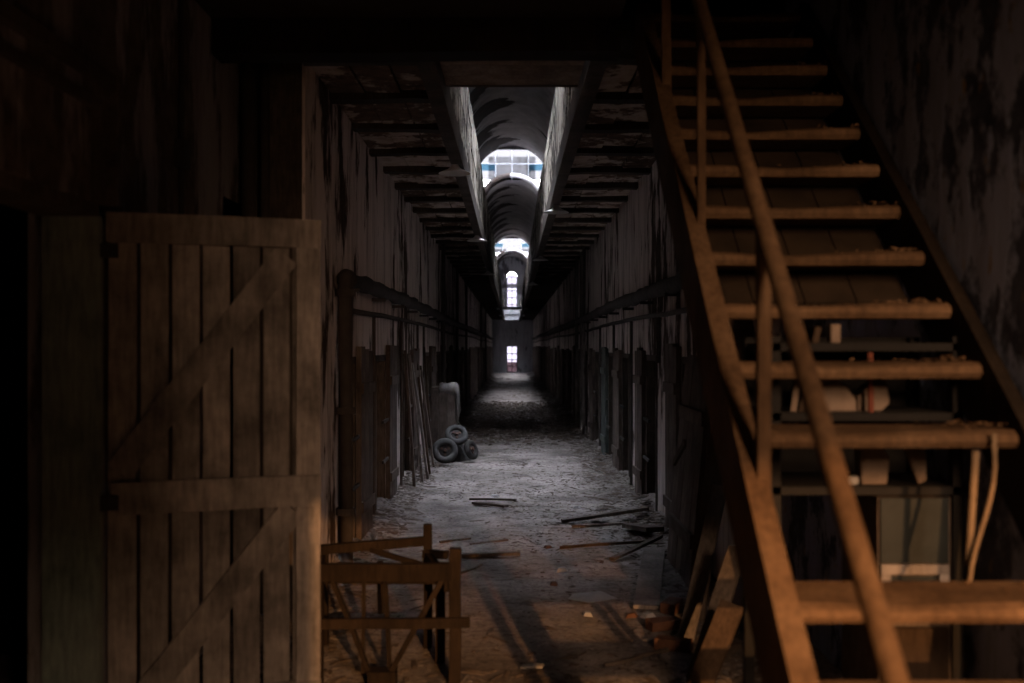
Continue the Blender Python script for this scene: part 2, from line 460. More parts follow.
struct(MB().box((-1.8, Y0-1.8, 2.5+1.0), (1.8, Y0-1.6, 8.2)).build('wall_vault_end', 'hall_plaster'), 'wall closing the vault above the entrance', 'wall')

# glazed lanterns over the vault openings
LT = 8.80; RT = 12.0          # top of the glazed end light / the glass roof over the shaft
for gi, (g0, g1) in enumerate(GAPS):
    RT = 8.8 if gi == 0 else 12.0; SX = 2.0 if gi == 0 else 1.15  # unseen shaft height and width shaped to steer where daylight falls
    L_ = thing('skylight', '%s skylight with glazed end light and added light-shaping shaft over the vaulted roof' % ('nearest', 'middle', 'farthest')[gi], 'skylight', (0, (g0+g1)/2, VZ), kind='structure')
    cb = MB()
    for s in (-1, 1):
        cb.box((min(s*SX, s*(SX+.12)), g0-.1, VZ+.1), (max(s*SX, s*(SX+.12)), g1+.1, RT))
        if gi == 0: cb.box((min(s*1.5, s*2.1), g0-.1, VZ), (max(s*1.5, s*2.1), g1+.1, VZ+.12))
    cb.box((-1.2, g0-.12, VZ+1.0), (1.2, g0-.02, RT))
    if gi: cb.box((-1.2, g1+.02, LT), (1.2, g1+.12, RT))
    else:
        for s in (-1, 1):
            for yy in (g0-.12, g1+.02): cb.box((min(s*1.05, s*2.1), yy, VZ+.1), (max(s*1.05, s*2.1), yy+.1, RT))
    cb.build('added_shaft_wall', 'end_plaster', L_)
    fr = MB(); yy = g1+.05
    for zz in (8.17, LT): fr.box((-1.16, yy-.02, zz-.016), (1.16, yy+.02, zz+.016))
    for k in range(5):
        x = -1.16 + 0.58*k
        fr.box((x-.012, yy-.02, 7.6), (x+.012, yy+.02, LT))
    fr.build('glazing_frame', 'white_frame', L_)
    rf = MB(); ny = int((g1-g0)/0.9)
    for k in range(ny+1):
        y = g0 + (g1-g0)*k/ny
        rf.box((-SX-.05, y-.02, RT-.03), (SX+.05, y+.02, RT+.03))
    rf.build('roof_bars', 'white_frame', L_)
    if gi == 0:                                   # added unseen baffles across the nearest shaft, limiting how far daylight spreads
        nr = 7
        for k in range(nr+1):
            y = g0 + (g1-g0)*k/nr
            MB().box((-2.0, y-.02, 7.95), (2.0, y+.02, 8.70)).build('light_baffle', 'joist_wood', L_)
    for k in range(ny):
        y0 = g0 + (g1-g0)*k/ny; y1 = g0 + (g1-g0)*(k+1)/ny
        for x0, x1 in ((-SX-.05, -.01), (.01, SX+.05)):
            MB().box((x0, y0, RT), (x1, y1, RT+.006)).build('pane', 'roof_glass' if gi == 0 else 'far_roof_glass', L_)
    for k in range(4):
        x0 = -1.16 + .58*k; x1 = x0 + .58
        MB().box((x0, yy-.003, 8.155), (x1, yy+.003, LT)).build('pane', 'dusty_glass', L_)
        if k in (0, 3):
            MB().box((x0, yy-.003, 7.93), (x1, yy+.003, 8.155)).build('pane', 'blue_glass', L_)
            MB().box((x0, yy-.003, 7.60), (x1, yy+.003, 7.93)).build('pane', 'dusty_glass', L_)
        else:
            MB().box((x0, yy-.003, 7.60), (x1, yy+.003, 8.155)).build('pane', 'dusty_glass', L_)

# corridor ceiling on both sides of the long slot: joists and boards
SL = 0.49; PT = 4.65; S0 = 6.97
for side in (-1, 1):
    xa, xb = (XL, -SL-.05) if side < 0 else (SL+.05, XR)
    word = 'left' if side < 0 else 'right'
    slab = MB().box((xa, Y0-0.3, CZ+.10), (xb, YE, CZ+.22)).build('ceiling', 'joist_wood')
    struct(slab, 'boarded corridor ceiling between joists %s of the central slot' % word, 'ceiling')
    y = Y0 - 0.1; k = 0
    while y < YE - .3:
        wj = .14 if y < 30 else .16
        MB().bar((xa, y, CZ+.035), (xb, y, CZ+.035), wj, .13, n=4, wob=.008).build('joist', 'joist_wood', slab)
        y1 = min(y + 1.0, YE)
        if y < 26:
            nb = 3; 
            for i in range(nb):
                x0 = xa + (xb-xa)*i/nb; x1 = xa + (xb-xa)*(i+1)/nb
                dz = random.uniform(-.012, .012)
                m = MB().box((x0+.006, y+wj/2-.01, CZ+.022+dz), (x1-.006, y1-wj/2+.01, CZ+.05+dz)).jitter(.006)
                m.build('ceiling_board', 'flake_ceiling', slab)
        y = y1; k += 1
    # heavy edge beam beneath the slot side and the boarded parapet above
    xe = side * (SL + .025)
    tr = thing('trim_%d' % (2 if side < 0 else 3), 'edge beam and flaking painted boards lining the %s side of the ceiling slot' % word, 'trim', (xe, S0, CZ), kind='structure')
    MB().bar((xe, 5.89, CZ-.02), (xe, YE, CZ-.02), .11, .20, n=30, wob=.006).build('edge_beam', 'dark_wood', tr)
    for r in range(4):
        z0 = CZ + .09 + r*.262; y = S0 - (r % 2)*.8
        while y < YE:
            L1 = 2.6 if y < 24 else 9.0
            y1 = min(YE, y + L1)
            dx = random.uniform(-.008, .008)
            MB().bar((xe+dx, max(y, S0-.2)+.006, z0+.13), (xe+dx, y1-.006, z0+.13), .03, .252, n=2, wob=.003).build('board', 'flake_board', tr)
            y = y1
# boards closing the near end of the slot
cov = thing('trim_4', 'rough boards closing the near end of the ceiling slot', 'trim', (0, 6.4, CZ), kind='structure')
for i in range(4):
    y0 = 5.89 + i*.27
    MB().bar((-SL-.0, y0+.13, CZ+.02+.004*(i % 2)), (SL+.0, y0+.13, CZ+.02), .262, .035, n=3, wob=.006).build('board', 'ceiling_board', cov)
MB().box((-SL, S0-.03, CZ), (SL, S0, PT)).build('end_board', 'dark_wood', cov)

# footbridge bars across the slot near the end
fb = thing('footbridge', 'pale timber footbridge crossing the ceiling slot near the end wall', 'footbridge', (0, 47, CZ), kind='structure')
for y, z, hh in ((46.0, 4.55, .07), (46.0, CZ-.02, .14), (47.4, 4.55, .07), (56, CZ-.02, .14)):
    MB().bar((-.72, y, z), (.72, y, z), .08, hh).build('cross_bar', 'white_frame', fb)
MB().box((-.5, 63.2, CZ-.1), (.5, 65.9, CZ+.1)).build('deck', 'white_frame', fb)
for x in (-.5, .5):
    for y in (46.0, 47.4): MB().bar((x, y, CZ), (x, y, 4.6), .06, .06).build('post', 'white_frame', fb)
MB().box((-.5, 63.2, CZ+.1), (.5, 63.25, CZ+.75)).build('railing_panel', 'white_frame', fb)

# ------------------------------------------------------------------ entrance part: wider walls, ceiling, stairwell, hall behind the camera
D0, D1, DH = 2.75, 4.15, 2.29
m = MB()
m.box((NL-.3, 2.0, -.1), (NL, D0, 3.9)); m.box((NL-.3, D1, -.1), (NL, Y0, 3.9)); m.box((NL-.3, D0, DH), (NL, D1, 3.9))
wl = struct(m.build('wall_left_near', 'near_plaster'), 'brown flaking wall beside the open plank door', 'wall')
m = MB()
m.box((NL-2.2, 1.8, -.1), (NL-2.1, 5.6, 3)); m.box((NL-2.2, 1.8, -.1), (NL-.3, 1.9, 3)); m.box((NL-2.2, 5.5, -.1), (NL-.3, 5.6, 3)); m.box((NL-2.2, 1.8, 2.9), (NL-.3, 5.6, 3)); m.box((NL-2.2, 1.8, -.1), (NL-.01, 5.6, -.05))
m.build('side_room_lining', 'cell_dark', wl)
struct(MB().box((NR, 3.1, -.1), (NR+.3, Y0, 6.7)).build('wall_right_near', 'stair_plaster'), 'dark mottled wall rising beside the staircase', 'wall')
m = MB()
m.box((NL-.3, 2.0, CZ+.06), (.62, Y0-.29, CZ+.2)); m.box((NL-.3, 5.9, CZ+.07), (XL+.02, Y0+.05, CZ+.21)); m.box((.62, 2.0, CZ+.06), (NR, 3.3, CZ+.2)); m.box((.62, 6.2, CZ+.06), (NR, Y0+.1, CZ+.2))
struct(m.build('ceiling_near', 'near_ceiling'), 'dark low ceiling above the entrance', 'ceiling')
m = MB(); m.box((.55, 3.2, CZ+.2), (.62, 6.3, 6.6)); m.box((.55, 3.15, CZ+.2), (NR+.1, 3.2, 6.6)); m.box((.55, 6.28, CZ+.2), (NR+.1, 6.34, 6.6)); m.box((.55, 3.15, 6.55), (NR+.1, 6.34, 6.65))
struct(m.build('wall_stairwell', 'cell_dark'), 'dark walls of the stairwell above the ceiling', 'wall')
m = MB()
m.box((-5, 1.9, -.1), (NL-.2, 2.0, 5)); m.box((NR+.2, 3.0, -.1), (5, 3.1, 5)); m.box((-2.1, 1.9, CZ+.1), (5, 2.0, 5)); m.box((NL-.4, 1.9, -.1), (NL, 2.05, 3.9))
m.box((-5, -2.1, -.1), (1.12, -2.0, 5)); m.box((2.3, -2.1, -.1), (5, -2.0, 5)); m.box((1.12, -2.1, 2.33), (2.3, -2.0, 5)); m.box((1.12, -2.1, -.1), (2.3, -2.0, .5))  # added partition; its opening cuts the low beam to shape
m.box((-5, -.55, 2.0), (1.32, -.45, 5)); m.box((-5, .95, 2.82), (5, 1.05, 5))  # added unseen screens that shade the plank door and upper treads
m.box((4.9, -9, -.1), (5, 3.1, 5)); m.box((-5, -9, -.1), (-4.9, 2, 5)); m.box((-5, -9, -.1), (5, -8.9, 5)); m.box((-5, -9, 4.9), (5, 3.1, 5)); m.box((NR+.25, 3.0, -.1), (NR+.35, 6.5, 6.7))
struct(m.build('wall_hall_screens', 'hall_plaster'), 'brown walls of the hall behind the viewpoint with added light-shaping screens', 'wall')
# beam over the mouth of the corridor
struct(MB().bar((NL, 5.78, CZ-.02), (NR-1.1, 5.78, CZ-.02), .2, .23, n=5, wob=.008).build('trim_5', 'bench_dark'), 'heavy timber across the mouth of the corridor', 'beam')

# door surround on the left wall
ds = thing('trim_6', 'dark timber surround and transom panel of the left doorway', 'door frame', (NL, D1, 0), kind='structure')
MB().box((NL-.22, D1-.045, 0), (NL+.015, D1, DH)).build('jamb', 'jamb_wood', ds)
MB().box((NL-.22, D0, 0), (NL+.015, D0+.05, DH)).build('jamb', 'jamb_wood', ds)
MB().box((NL-.22, D0, DH-.05), (NL+.015, D1, DH)).build('head', 'dark_wood', ds)
MB().box((NL, D0-.1, DH), (NL+.03, D1+.02, 2.80)).build('transom_panel', 'near_plaster', ds)
MB().bar((NL+.045, D0-.1, 2.80), (NL+.045, D1+.05, 2.80), .05, .06).build('moulding', 'dark_wood', ds)
MB().bar((NL+.045, D0-.1, 2.68), (NL+.045, D1-.12, 2.68), .03, .04).build('moulding', 'dark_wood', ds)
MB().bar((NL+.045, D1-.14, DH), (NL+.045, D1-.14, 2.68), .04, .03, up=(0,1,0)).build('moulding', 'dark_wood', ds)
MB().bar((NL+.045, D1+.02, DH), (NL+.045, D1+.02, 2.83), .06, .04, up=(0,1,0)).build('moulding', 'near_plaster', ds)

# ------------------------------------------------------------------ the plank door in the foreground
hinge = Vector((-1.70, 4.17, 0)); free = Vector((-.86, 4.45, 0))
U = (free - hinge).normalized(); W = (free - hinge).length; N = Vector((U.y, -U.x, 0))   # N points to the viewer
pd = thing('door_2', 'ledged and braced plank door standing open in the left foreground', 'door', hinge, kind='structure')
def dpt(u, v, n=0): return hinge + U*u + Vector((0,0,v)) + N*n
npl = 7; pw = W / npl
for i in range(npl):
    u = pw*(i+.5)
    b0 = .03 + random.uniform(0, .02)
    MB().bar(dpt(u, b0, random.uniform(-.004,.004)), dpt(u, 2.24, random.uniform(-.004,.004)), pw-.016, .024, up=N, n=4, wob=.0015).build('plank', 'door_wood', pd)
def dbar(name, p, q, wd, th=.028, n0=.027):
    MB().bar(dpt(*p, n0), dpt(*q, n0), wd, th, up=N, n=3, wob=.001).build(name, 'door_wood', pd)
dbar('top_rail', (0.0, 2.20), (W, 2.20), .125)
dbar('middle_rail', (0.02, 1.065), (W-.0, 1.065), .135)
dbar('bottom_rail', (0.0, .16), (W, .16), .13)
dbar('stile', (W-.055, 1.135), (W-.055, 2.137), .105); dbar('stile', (W-.055, .226), (W-.055, .997), .105)
dbar('brace', (.05, 1.18), (W-.15, 2.10), .115, .024, .0255); dbar('brace', (.17, .25), (W-.12, .985), .115, .024, .0255)
for v in (1.05, 2.1): MB().bar(dpt(-.03, v, .045), dpt(.05, v, .045), .06, .01, up=N).build('hinge', 'iron', pd)

MB().box((XL-.36, Y0-.03, 0), (XL-.02, Y0, CZ)).build('pilaster_board', 'dark_wood', wl)
# wire conduit and switch box on near left wall
cd = thing('wire_conduit', 'thin vertical conduit with a small switch box on brown wall above door', 'conduit', (NL+.02, 5.12, 2.0))
MB().tube([(NL+.02, 5.12, 1.2), (NL+.02, 5.12, 3.55)], .012).build('pipe', 'iron', cd)
MB().box((NL, 5.07, 2.62), (NL+.05, 5.17, 2.76)).build('switch_box', 'iron', cd)
for k, (x, y, r) in enumerate(((-1.64, 6.2, .045), (-1.55, 6.24, .03))):
    tag(MB().tube([(x, y, 0), (x, y, 2.0), (x, y, CZ)], r).build('standing_pipe', 'rust_pipe', origin=(x, y, 0), smooth=True),
        ('thick' if k == 0 else 'thin') + ' dark riser pipe in the corner behind the plank door', 'pipe')

# ------------------------------------------------------------------ staircase
ST0 = Vector((0, 3.74, EYE + .139)); RUN, RISE = .245, .22
SXL, SXR = .79, 1.655
def nose(t): return 3.74 + RUN*t, EYE + .139 + RISE*t
stair = thing('staircase', 'steep open wooden staircase climbing along the right wall, one tread missing', 'staircase', (1.2, 1.7, 0))
sd = Vector((0, RUN, RISE)).normalized(); sn = Vector((0, -RISE, RUN)).normalized()
def stringer(xa, xb, depth, name, mat='stair_wood'):
    y0, z0 = nose(-8.35); y1, z1 = nose(8.2)
    off = sn*(.045 - depth/2)
    x = (xa+xb)/2
    m = MB().bar(Vector((x, y0, z0)) + off, Vector((x, y1, z1)) + off, xb-xa, depth, up=sn, n=12, wob=.002)
    for v in m.v: v.z = max(v.z, 0.0)
    m.build(name, mat, stair)
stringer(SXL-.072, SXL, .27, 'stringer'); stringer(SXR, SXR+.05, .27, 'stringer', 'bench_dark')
for t in range(-8, 9):
    if t == -3: continue
    y, z = nose(t); n = 12; top = []; m = MB(); vs_ = []
    wear = random.uniform(.010, .018); ph = random.uniform(-.1, .1)
    for i in range(n+1):
        k = i/n; x = SXL + .001 + (SXR-SXL-.002)*k
        dip = wear*math.exp(-((k-.42-ph)/.25)**2)
        f = random.uniform(-.003, .003)
        vs_ += [(x, y+f+.018, z-.030), (x, y+.27, z-.030), (x, y+.27, z+.028), (x, y+f+.03+dip, z+.028-dip), (x, y+f+.006+dip*.8, z+.014-dip*.7), (x, y+f+dip*.3, z-.010)]
    fs = []
    for i in range(n):
        for j in range(6): fs.append((i*6+j, i*6+(j+1)%6, i*6+6+(j+1)%6, i*6+6+j))
    fs += [(5,4,3,2,1,0), tuple(n*6+j for j in range(6))]
    m.add(vs_, fs).build('tread', 'stair_wood', stair)
# sloping boards behind the upper treads
for i in range(4):
    xa = SXL + (SXR-SXL)*i/4; xb = SXL + (SXR-SXL)*(i+1)/4; x = (xa+xb)/2
    y0, z0 = nose(.55); y1, z1 = nose(8.2); off = Vector((0, .27, -.06)) - sn*.02
    MB().bar(Vector((x, y0, z0))+off, Vector((x, y1, z1))+off, xb-xa-.006, .018, up=sn).build('soffit_board', 'soffit_wood', stair)
# handrail and its posts
def rail(y): return .29 + EYE + (y - 2.99)*1.0
rx = SXL - .012
m = MB().tube([(rx, y, rail(y)) for y in (1.25, 2.2, 3.2, 4.2, 5.0)], .029, 10)
m.build('handrail', 'stair_wood', stair, smooth=True)
def post(y, wd, tilt=0.0, top=None):
    t = (y - 3.74)/RUN; z0 = nose(t)[1]
    MB().bar((rx+.0, y, z0-.18), (rx+tilt-.01, y+.01, top or rail(y)-.02), wd, wd, up=(0,1,0), n=4, wob=.002).build('post', 'stair_wood', stair)
post(3.08, .04, .012); post(4.10, .032, .012); post(5.0, .045); post(1.6, .06)

# crumbs and fallen plaster on the treads, against the wall
m = MB()
for t in range(-6, 9):
    if t == -3: continue
    y, z = nose(t)
    for i in range(46):
        x = SXR - abs(random.gauss(0, .17)); r = random.uniform(.005, .017)*(1.3 if x > 1.5 else .8)
        if x < SXL + .05: continue
        c = Vector((x, y + random.uniform(.02, .22), z + .03 + r*.5))
        pts = [c + Vector((random.uniform(-1,1), random.uniform(-1,1), random.uniform(-.6,.6)))*r for _ in range(4)]
        m.add(pts, [(0,1,2),(0,3,1),(1,3,2),(2,3,0)])
tag(m.build('stair_rubble', 'stair_wood'), 'crumbs of fallen plaster lying on the stair treads', 'rubble', kind='stuff')

# ------------------------------------------------------------------ broken bench frame, left of centre
D = 5.0
bf = thing('bench_frame', 'broken wooden bench frame with crossed braces near the plank door', 'bench', (-.65, 5.2, 0))
def bb(name, p, q, wd, hg=None, up=(0,0,1), mat='bench_dark'):
    MB().bar(p, q, wd, hg or wd, up=up, n=3, wob=.002).build(name, mat, bf)
bb('post', (-.286, 5.0, 0.0), (-.286, 5.0, .69), .058)
bb('post', (-.98, 5.0, 0.0), (-.98, 5.0, .60), .058)
bb('front_rail', (-1.0, 4.98, .575), (-.30, 4.98, .575), .045, .085)
bb('lower_rail', (-1.0, 4.965, .318), (-.21, 4.965, .325), .03, .05)
bb('back_rail', (-1.08, 5.62, .555), (-.49, 5.62, .605), .05, .05)
bb('back_post', (-.475, 5.62, .0), (-.475, 5.62, .70), .045)
bb('back_post', (-1.06, 5.62, .0), (-1.06, 5.62, .58), .045)
bb('back_foot', (-.50, 5.60, .54), (-.36, 5.58, .535), .05, .04)
bb('end_rail', (-.32, 5.0, .50), (-.48, 5.62, .52), .04, .06); bb('end_rail', (-1.0, 5.0, .50), (-1.07, 5.62, .5), .04, .06)
bb('slat_board', (-.99, 5.12, .515), (-.33, 5.12, .515), .16, .03)
bb('brace', (-.90, 4.99, .53), (-.70, 4.99, .03), .022, .035, (0,1,0)); bb('brace', (-.35, 4.99, .53), (-.62, 4.99, .05), .026, .04, (0,1,0))
bb('rod', (-.745, 5.01, .55), (-.75, 5.01, .06), .018); bb('rod', (-.64, 5.01, .55), (-.615, 5.01, .06), .022)
bb('brace', (-.80, 5.6, .56), (-.50, 5.6, .47), .02, .03); bb('upright', (-.70, 5.3, .28), (-.70, 5.3, .56), .03)
bb('foot_block', (-.72, 5.0, .04), (-.58, 5.0, .04), .1, .08)
bb('back_post', (-.385, 5.35, 0), (-.385, 5.35, .5), .05)

# ------------------------------------------------------------------ cell doors
ORD = ['first','second','third','fourth','fifth','sixth','seventh','eighth','ninth','tenth','eleventh','twelfth','thirteenth','fourteenth','fifteenth','sixteenth','seventeenth','eighteenth','nineteenth','twentieth','twenty-first','twenty-second','twenty-third','twenty-fourth']
dn = 3
for side, doors in ((-1, DL), (1, DR)):
    X = XL if side < 0 else XR
    for i, y0 in enumerate(doors):
        hy = y0 + OPEN
        mat = 'green_wood' if (side > 0 and i == 3) else 'cell_wood'
        d = thing('door_%d' % dn, '%s%s low wooden cell door along the %s corridor wall, standing open' % ('greenish ' if mat == 'green_wood' else '', ORD[i], 'left' if side < 0 else 'right'), 'door', (X, hy, 0), 'open cell doors', 'structure')
        dn += 1
        lf = random.uniform(.46, .62); ang = random.uniform(.01, .045) if i < 8 else random.uniform(.02, .2)
        if i == 0: lf = .55
        dirv = Vector((-side*math.sin(ang), math.cos(ang), 0)); nn = Vector((-side*math.cos(ang), -math.sin(ang), 0))
        base = Vector((X - side*.035, hy+.02, 0)); hgt = DTOP + random.uniform(.04, .11)
        n = 3 if i < 8 else 1
        for k in range(n):
            wv = lf/n
            p = base + dirv*wv*(k+.5)
            MB().bar(p + Vector((0,0,.06)), p + Vector((0,0,hgt+random.uniform(-.03,.03))), wv-.008, .045, up=nn, n=2, wob=.002).build('plank', mat, d)
        if i < 8:
            for z in (.35, 1.35):
                MB().bar(base + dirv*.0 + Vector((0,0,z)) + nn*.034, base + dirv*lf + Vector((0,0,z)) + nn*.034, .02, .09, up=(0,0,1)).build('ledge', mat, d)
            for z in (.55, .95):
                MB().bar(base + Vector((0,0,z)), base - Vector((0, .42, 0)) + Vector((0,0,z)), .02, .03).build('hinge_bar', 'iron', d)
        # timber lining of the doorway
        xx0, xx1 = sorted((X - side*.015, X + side*.3))
        MB().box((xx0, hy-.05, 0), (xx1, hy, DTOP)).build('jamb', 'dark_wood', d)
        MB().box((xx0, y0, 0), (xx1, y0+.05, DTOP)).build('jamb', 'dark_wood', d)
        MB().box((xx0, y0, DTOP-.06), (xx1, hy, DTOP)).build('lintel', 'dark_wood', d)

# ------------------------------------------------------------------ pipes along the walls
def wob_path(x, z, ya, yb, step, a):
    pts = []; y = ya
    while y < yb:
        pts.append((x + random.uniform(-a, a), y, z + random.uniform(-a, a) - .02*math.sin(y*.35))); y += step
    pts.append((x, yb, z)); return pts
for side in (-1, 1):
    X = XL if side < 0 else XR; word = 'left' if side < 0 else 'right'
    t = thing('wall_pipe', 'thick rusty crusted pipe running along the %s corridor wall above doors' % word, 'pipe', (X - side*.07, 7, 2.2))
    ya = 7.45 if side < 0 else 6.5
    pts = wob_path(X - side*.075, 2.225, ya, 64, .25, .012)
    m = MB().tube(pts, [.058 + random.uniform(-.006, .022) for _ in pts], 9); m.build('pipe', 'dust_pipe', t, smooth=True)
    y = ya + .3
    while y < 40:
        MB().box((min(X, X-side*.13), y, 2.13), (max(X, X-side*.13), y+.03, 2.16)).build('bracket', 'iron', t); y += 1.6
    tag(MB().tube(wob_path(X - side*.04, 2.0, ya, 64, .8, .006), .024, 8).build('thin_pipe', 'rust_pipe', smooth=True, origin=(X, ya, 2.0)), 'thin rusty pipe just below the thick pipe on the %s wall' % word, 'pipe')
tp = thing('down_pipe', 'fat dark down pipe with elbow at the near end of left wall', 'pipe', (-1.24, 7.42, 0))
MB().tube([(-1.24, 7.42, 0.0), (-1.24, 7.42, 2.1), (-1.245, 7.44, 2.2), (-1.25, 7.5, 2.235), (-1.25, 7.62, 2.235)], .056, 12).build('pipe', 'rust_pipe', tp, smooth=True)
for z in (.45, 1.2, 2.08): MB().lathe([(.058, 0), (.074, 0), (.074, .05), (.058, .05)], (-1.24, 7.42, z), 14).build('collar', 'rust_pipe', tp)
for k, y in enumerate((9.3, 11.6, 13.6, 14.55)):
    tag(MB().tube([(XL+.03, y, 0.05), (XL+.03, y, 2.0)], .016, 8).build('drop_pipe', 'rust_pipe', origin=(XL+.03, y, 0)), '%s slim drop pipe between cell doors on the left wall' % ORD[k], 'pipe', 'drop pipes on the left wall')
for k, y in enumerate((9.45, 11.6, 13.6, 15.7)):
    tag(MB().tube([(XR-.03, y, 1.55 if k == 0 else .05), (XR-.03, y, 2.0)], .018, 8).build('drop_pipe', 'rust_pipe', origin=(XR-.03, y, 0)), '%s slim drop pipe between cell doors on the right wall' % ORD[k], 'pipe', 'drop pipes on the right wall')
for k, (y, r) in enumerate(((18.2, .03), (19.0, .022), (20.2, .035))):
    tag(MB().tube([(XR-.105, y, 0), (XR-.105, y, CZ)], r, 8).build('riser_pipe', 'grey_plank', origin=(XR-.06, y, 0), smooth=True), '%s pale floor-to-ceiling riser pipe on the right wall' % ORD[k], 'pipe', 'riser pipes on the right wall')
for k, y in enumerate((17.6, 22.0, 26.5, 39, 46)):
    tag(MB().tube([(XL+.105, y, 0), (XL+.105, y, CZ)], .035, 8).build('riser_pipe', 'rust_pipe', origin=(XL+.06, y, 0), smooth=True), '%s dark floor-to-ceiling riser pipe on the left wall' % ORD[k], 'pipe', 'riser pipes on the left wall')

# ------------------------------------------------------------------ pendant lamps under the slot edges
for k, (s, y) in enumerate(((-1, 9.3), (1, 12.0), (-1, 15.2), (1, 18.6), (-1, 22.3), (1, 26.0))):
    x = s*.535; z = CZ - .12
    l = thing('pendant_lamp', '%s white enamel lamp shade under the %s edge of the ceiling slot' % (ORD[k//2], 'left' if s < 0 else 'right'), 'lamp', (x, y, z), 'lamps along the ceiling slot')
    MB().lathe([(.0, .03), (.03, .03), (.035, -.01), (.06, -.035), (.15, -.075), (.152, -.08), (.145, -.078), (.055, -.045), (.0, -.03)], (x, y, z), 20).build('lamp_shade', 'enamel', l, smooth=True)
    MB().tube([(x, y, z+.02), (x, y, z+.06)], .022, 8).build('lamp_holder', 'iron', l)
# drooping wires at the near end of the ceiling
m = MB().tube([at(438 + 16*i, 33 + 14*math.sin(math.pi*i/11)**1 + i*.9, 6.05) for i in range(12)], .008, 6)
tag(m.build('loose_wire', 'iron'), 'loose dark wire drooping across the near ceiling boards', 'wire')

# ------------------------------------------------------------------ wheels, draped cabinet and boards by the left wall
def wheel(name, c, R, rad, ax, label, mat='tyre'):
    q = Vector(ax).normalized().to_track_quat('Z', 'Y').to_matrix()
    t = thing(name, label, 'wheel', c, 'discarded wheels by the left wall')
    tr = rad*.27; prof = [(rad - tr + tr*math.cos(a*math.pi/6), tr*1.05*math.sin(a*math.pi/6)) for a in range(13)]
    MB().lathe(prof, c, 28, q).build('tyre', mat, t, smooth=True)
    dsc = MB().lathe([(0, .022), (.03, .022), (.035, .01), (rad*.5, .012), (rad*.5, -.012), (.035, -.01), (.03, -.022), (0, -.022)], c, 24, q).build('wheel_disc', 'disc', t)
    MB().lathe([(0, .05), (.022, .05), (.022, -.05), (0, -.05)], c, 12, q).build('axle_hub', 'hub_rust', dsc)
    for k in range(3):
        a = k*2.09 + .5; e = q @ Vector((math.cos(a)*rad*.3, math.sin(a)*rad*.3, .02))
        MB().lathe([(0, .006), (.02, .006), (.02, -.006), (0, -.006)], Vector(c) + e, 8, q).build('wheel_bolt', 'hub_rust', dsc)
wheel('cart_wheel', (-.955, 14.2, .22), .2, .185, (.12, -1, .28), 'pale tyred wheel standing nearest on the dusty floor')
wheel('cart_wheel', (-.82, 14.72, .40), .2, .175, (.25, -1, .8), 'pale tyred wheel tilted on top of the rubble heap')
wheel('cart_wheel', (-.60, 14.62, .19), .2, .15, (.9, -.5, .35), 'dark wheel lying half behind the other two', 'disc')
m = MB(); n = 18; vs_ = [(-.88, 14.95, .36)]; fs = []
for r in range(1, 6):
    for k in range(n):
        a = 2*math.pi*k/n; rr = r/5*(.26 + .04*noise.noise(Vector((math.cos(a)*2, math.sin(a)*2, 7))))
        vs_.append((-.88 + rr*math.cos(a), 14.95 + rr*math.sin(a)*.9, max(-.02, .36*(1-(r/5)**1.6) + .05*noise.noise(Vector((rr*9*math.cos(a), rr*9*math.sin(a), 2))))))
for k in range(n): fs.append((0, 1+k, 1+(k+1) % n))
for r in range(4):
    for k in range(n): fs.append((1+r*n+k, 1+(r+1)*n+k, 1+(r+1)*n+(k+1) % n, 1+r*n+(k+1) % n))
tag(m.add(vs_, fs).build('rubble_mound', 'disc', origin=(-.88, 14.95, 0)), 'small dark rubble mound that the tilted wheel rests on', 'rubble')
cb = thing('cabinet', 'dark battered cabinet draped with a pale rag beside the wheels', 'cabinet', (-1.03, 15.5, 0))
MB().box((-1.24, 15.2, .05), (-.86, 15.8, 1.08)).jitter(.01).build('body', 'dark_wood', cb)
for i in range(3): MB().box((-1.235+.125*i, 15.17, .12), (-1.12+.125*i, 15.20, 1.04)).build('front_board', 'cell_wood', cb)
for x in (-1.21, -.89):
    for y in (15.23, 15.77): MB().box((x-.03, y-.03, 0), (x+.03, y+.03, .06)).build('foot', 'dark_wood', cb)
m = MB(); nx, ny = 14, 12; vs_ = []
for j in range(ny+1):
    for i in range(nx+1):
        x = -1.12 + .35*i/nx; y = 15.1 + .75*j/ny
        z = 1.11 + .05*noise.noise(Vector((x*9, y*7, 1)))+.06*abs(noise.noise(Vector((x*20, y*9, 4))))
        if x > -.85:
            z -= (x+.85)*5.5 + .25*noise.noise(Vector((y*5, 2, 0))) * (x+.85)*8; x = -.845 + (x+.85)*.35 + .02*noise.noise(Vector((x*9, y*7, 8)))
        if y < 15.19: z -= (15.19-y)*1.6; y = 15.16
        vs_.append((x, y, z))
m.add(vs_, [(j*(nx+1)+i, j*(nx+1)+i+1, (j+1)*(nx+1)+i+1, (j+1)*(nx+1)+i) for j in range(ny) for i in range(nx)])
rg = m.build('rag', 'rag', smooth=True, origin=(-1.0, 15.5, 1.1)); md = rg.modifiers.new('thickness', 'SOLIDIFY'); md.thickness = .012
tag(rg, 'pale crumpled rag hanging over the battered cabinet', 'rag')
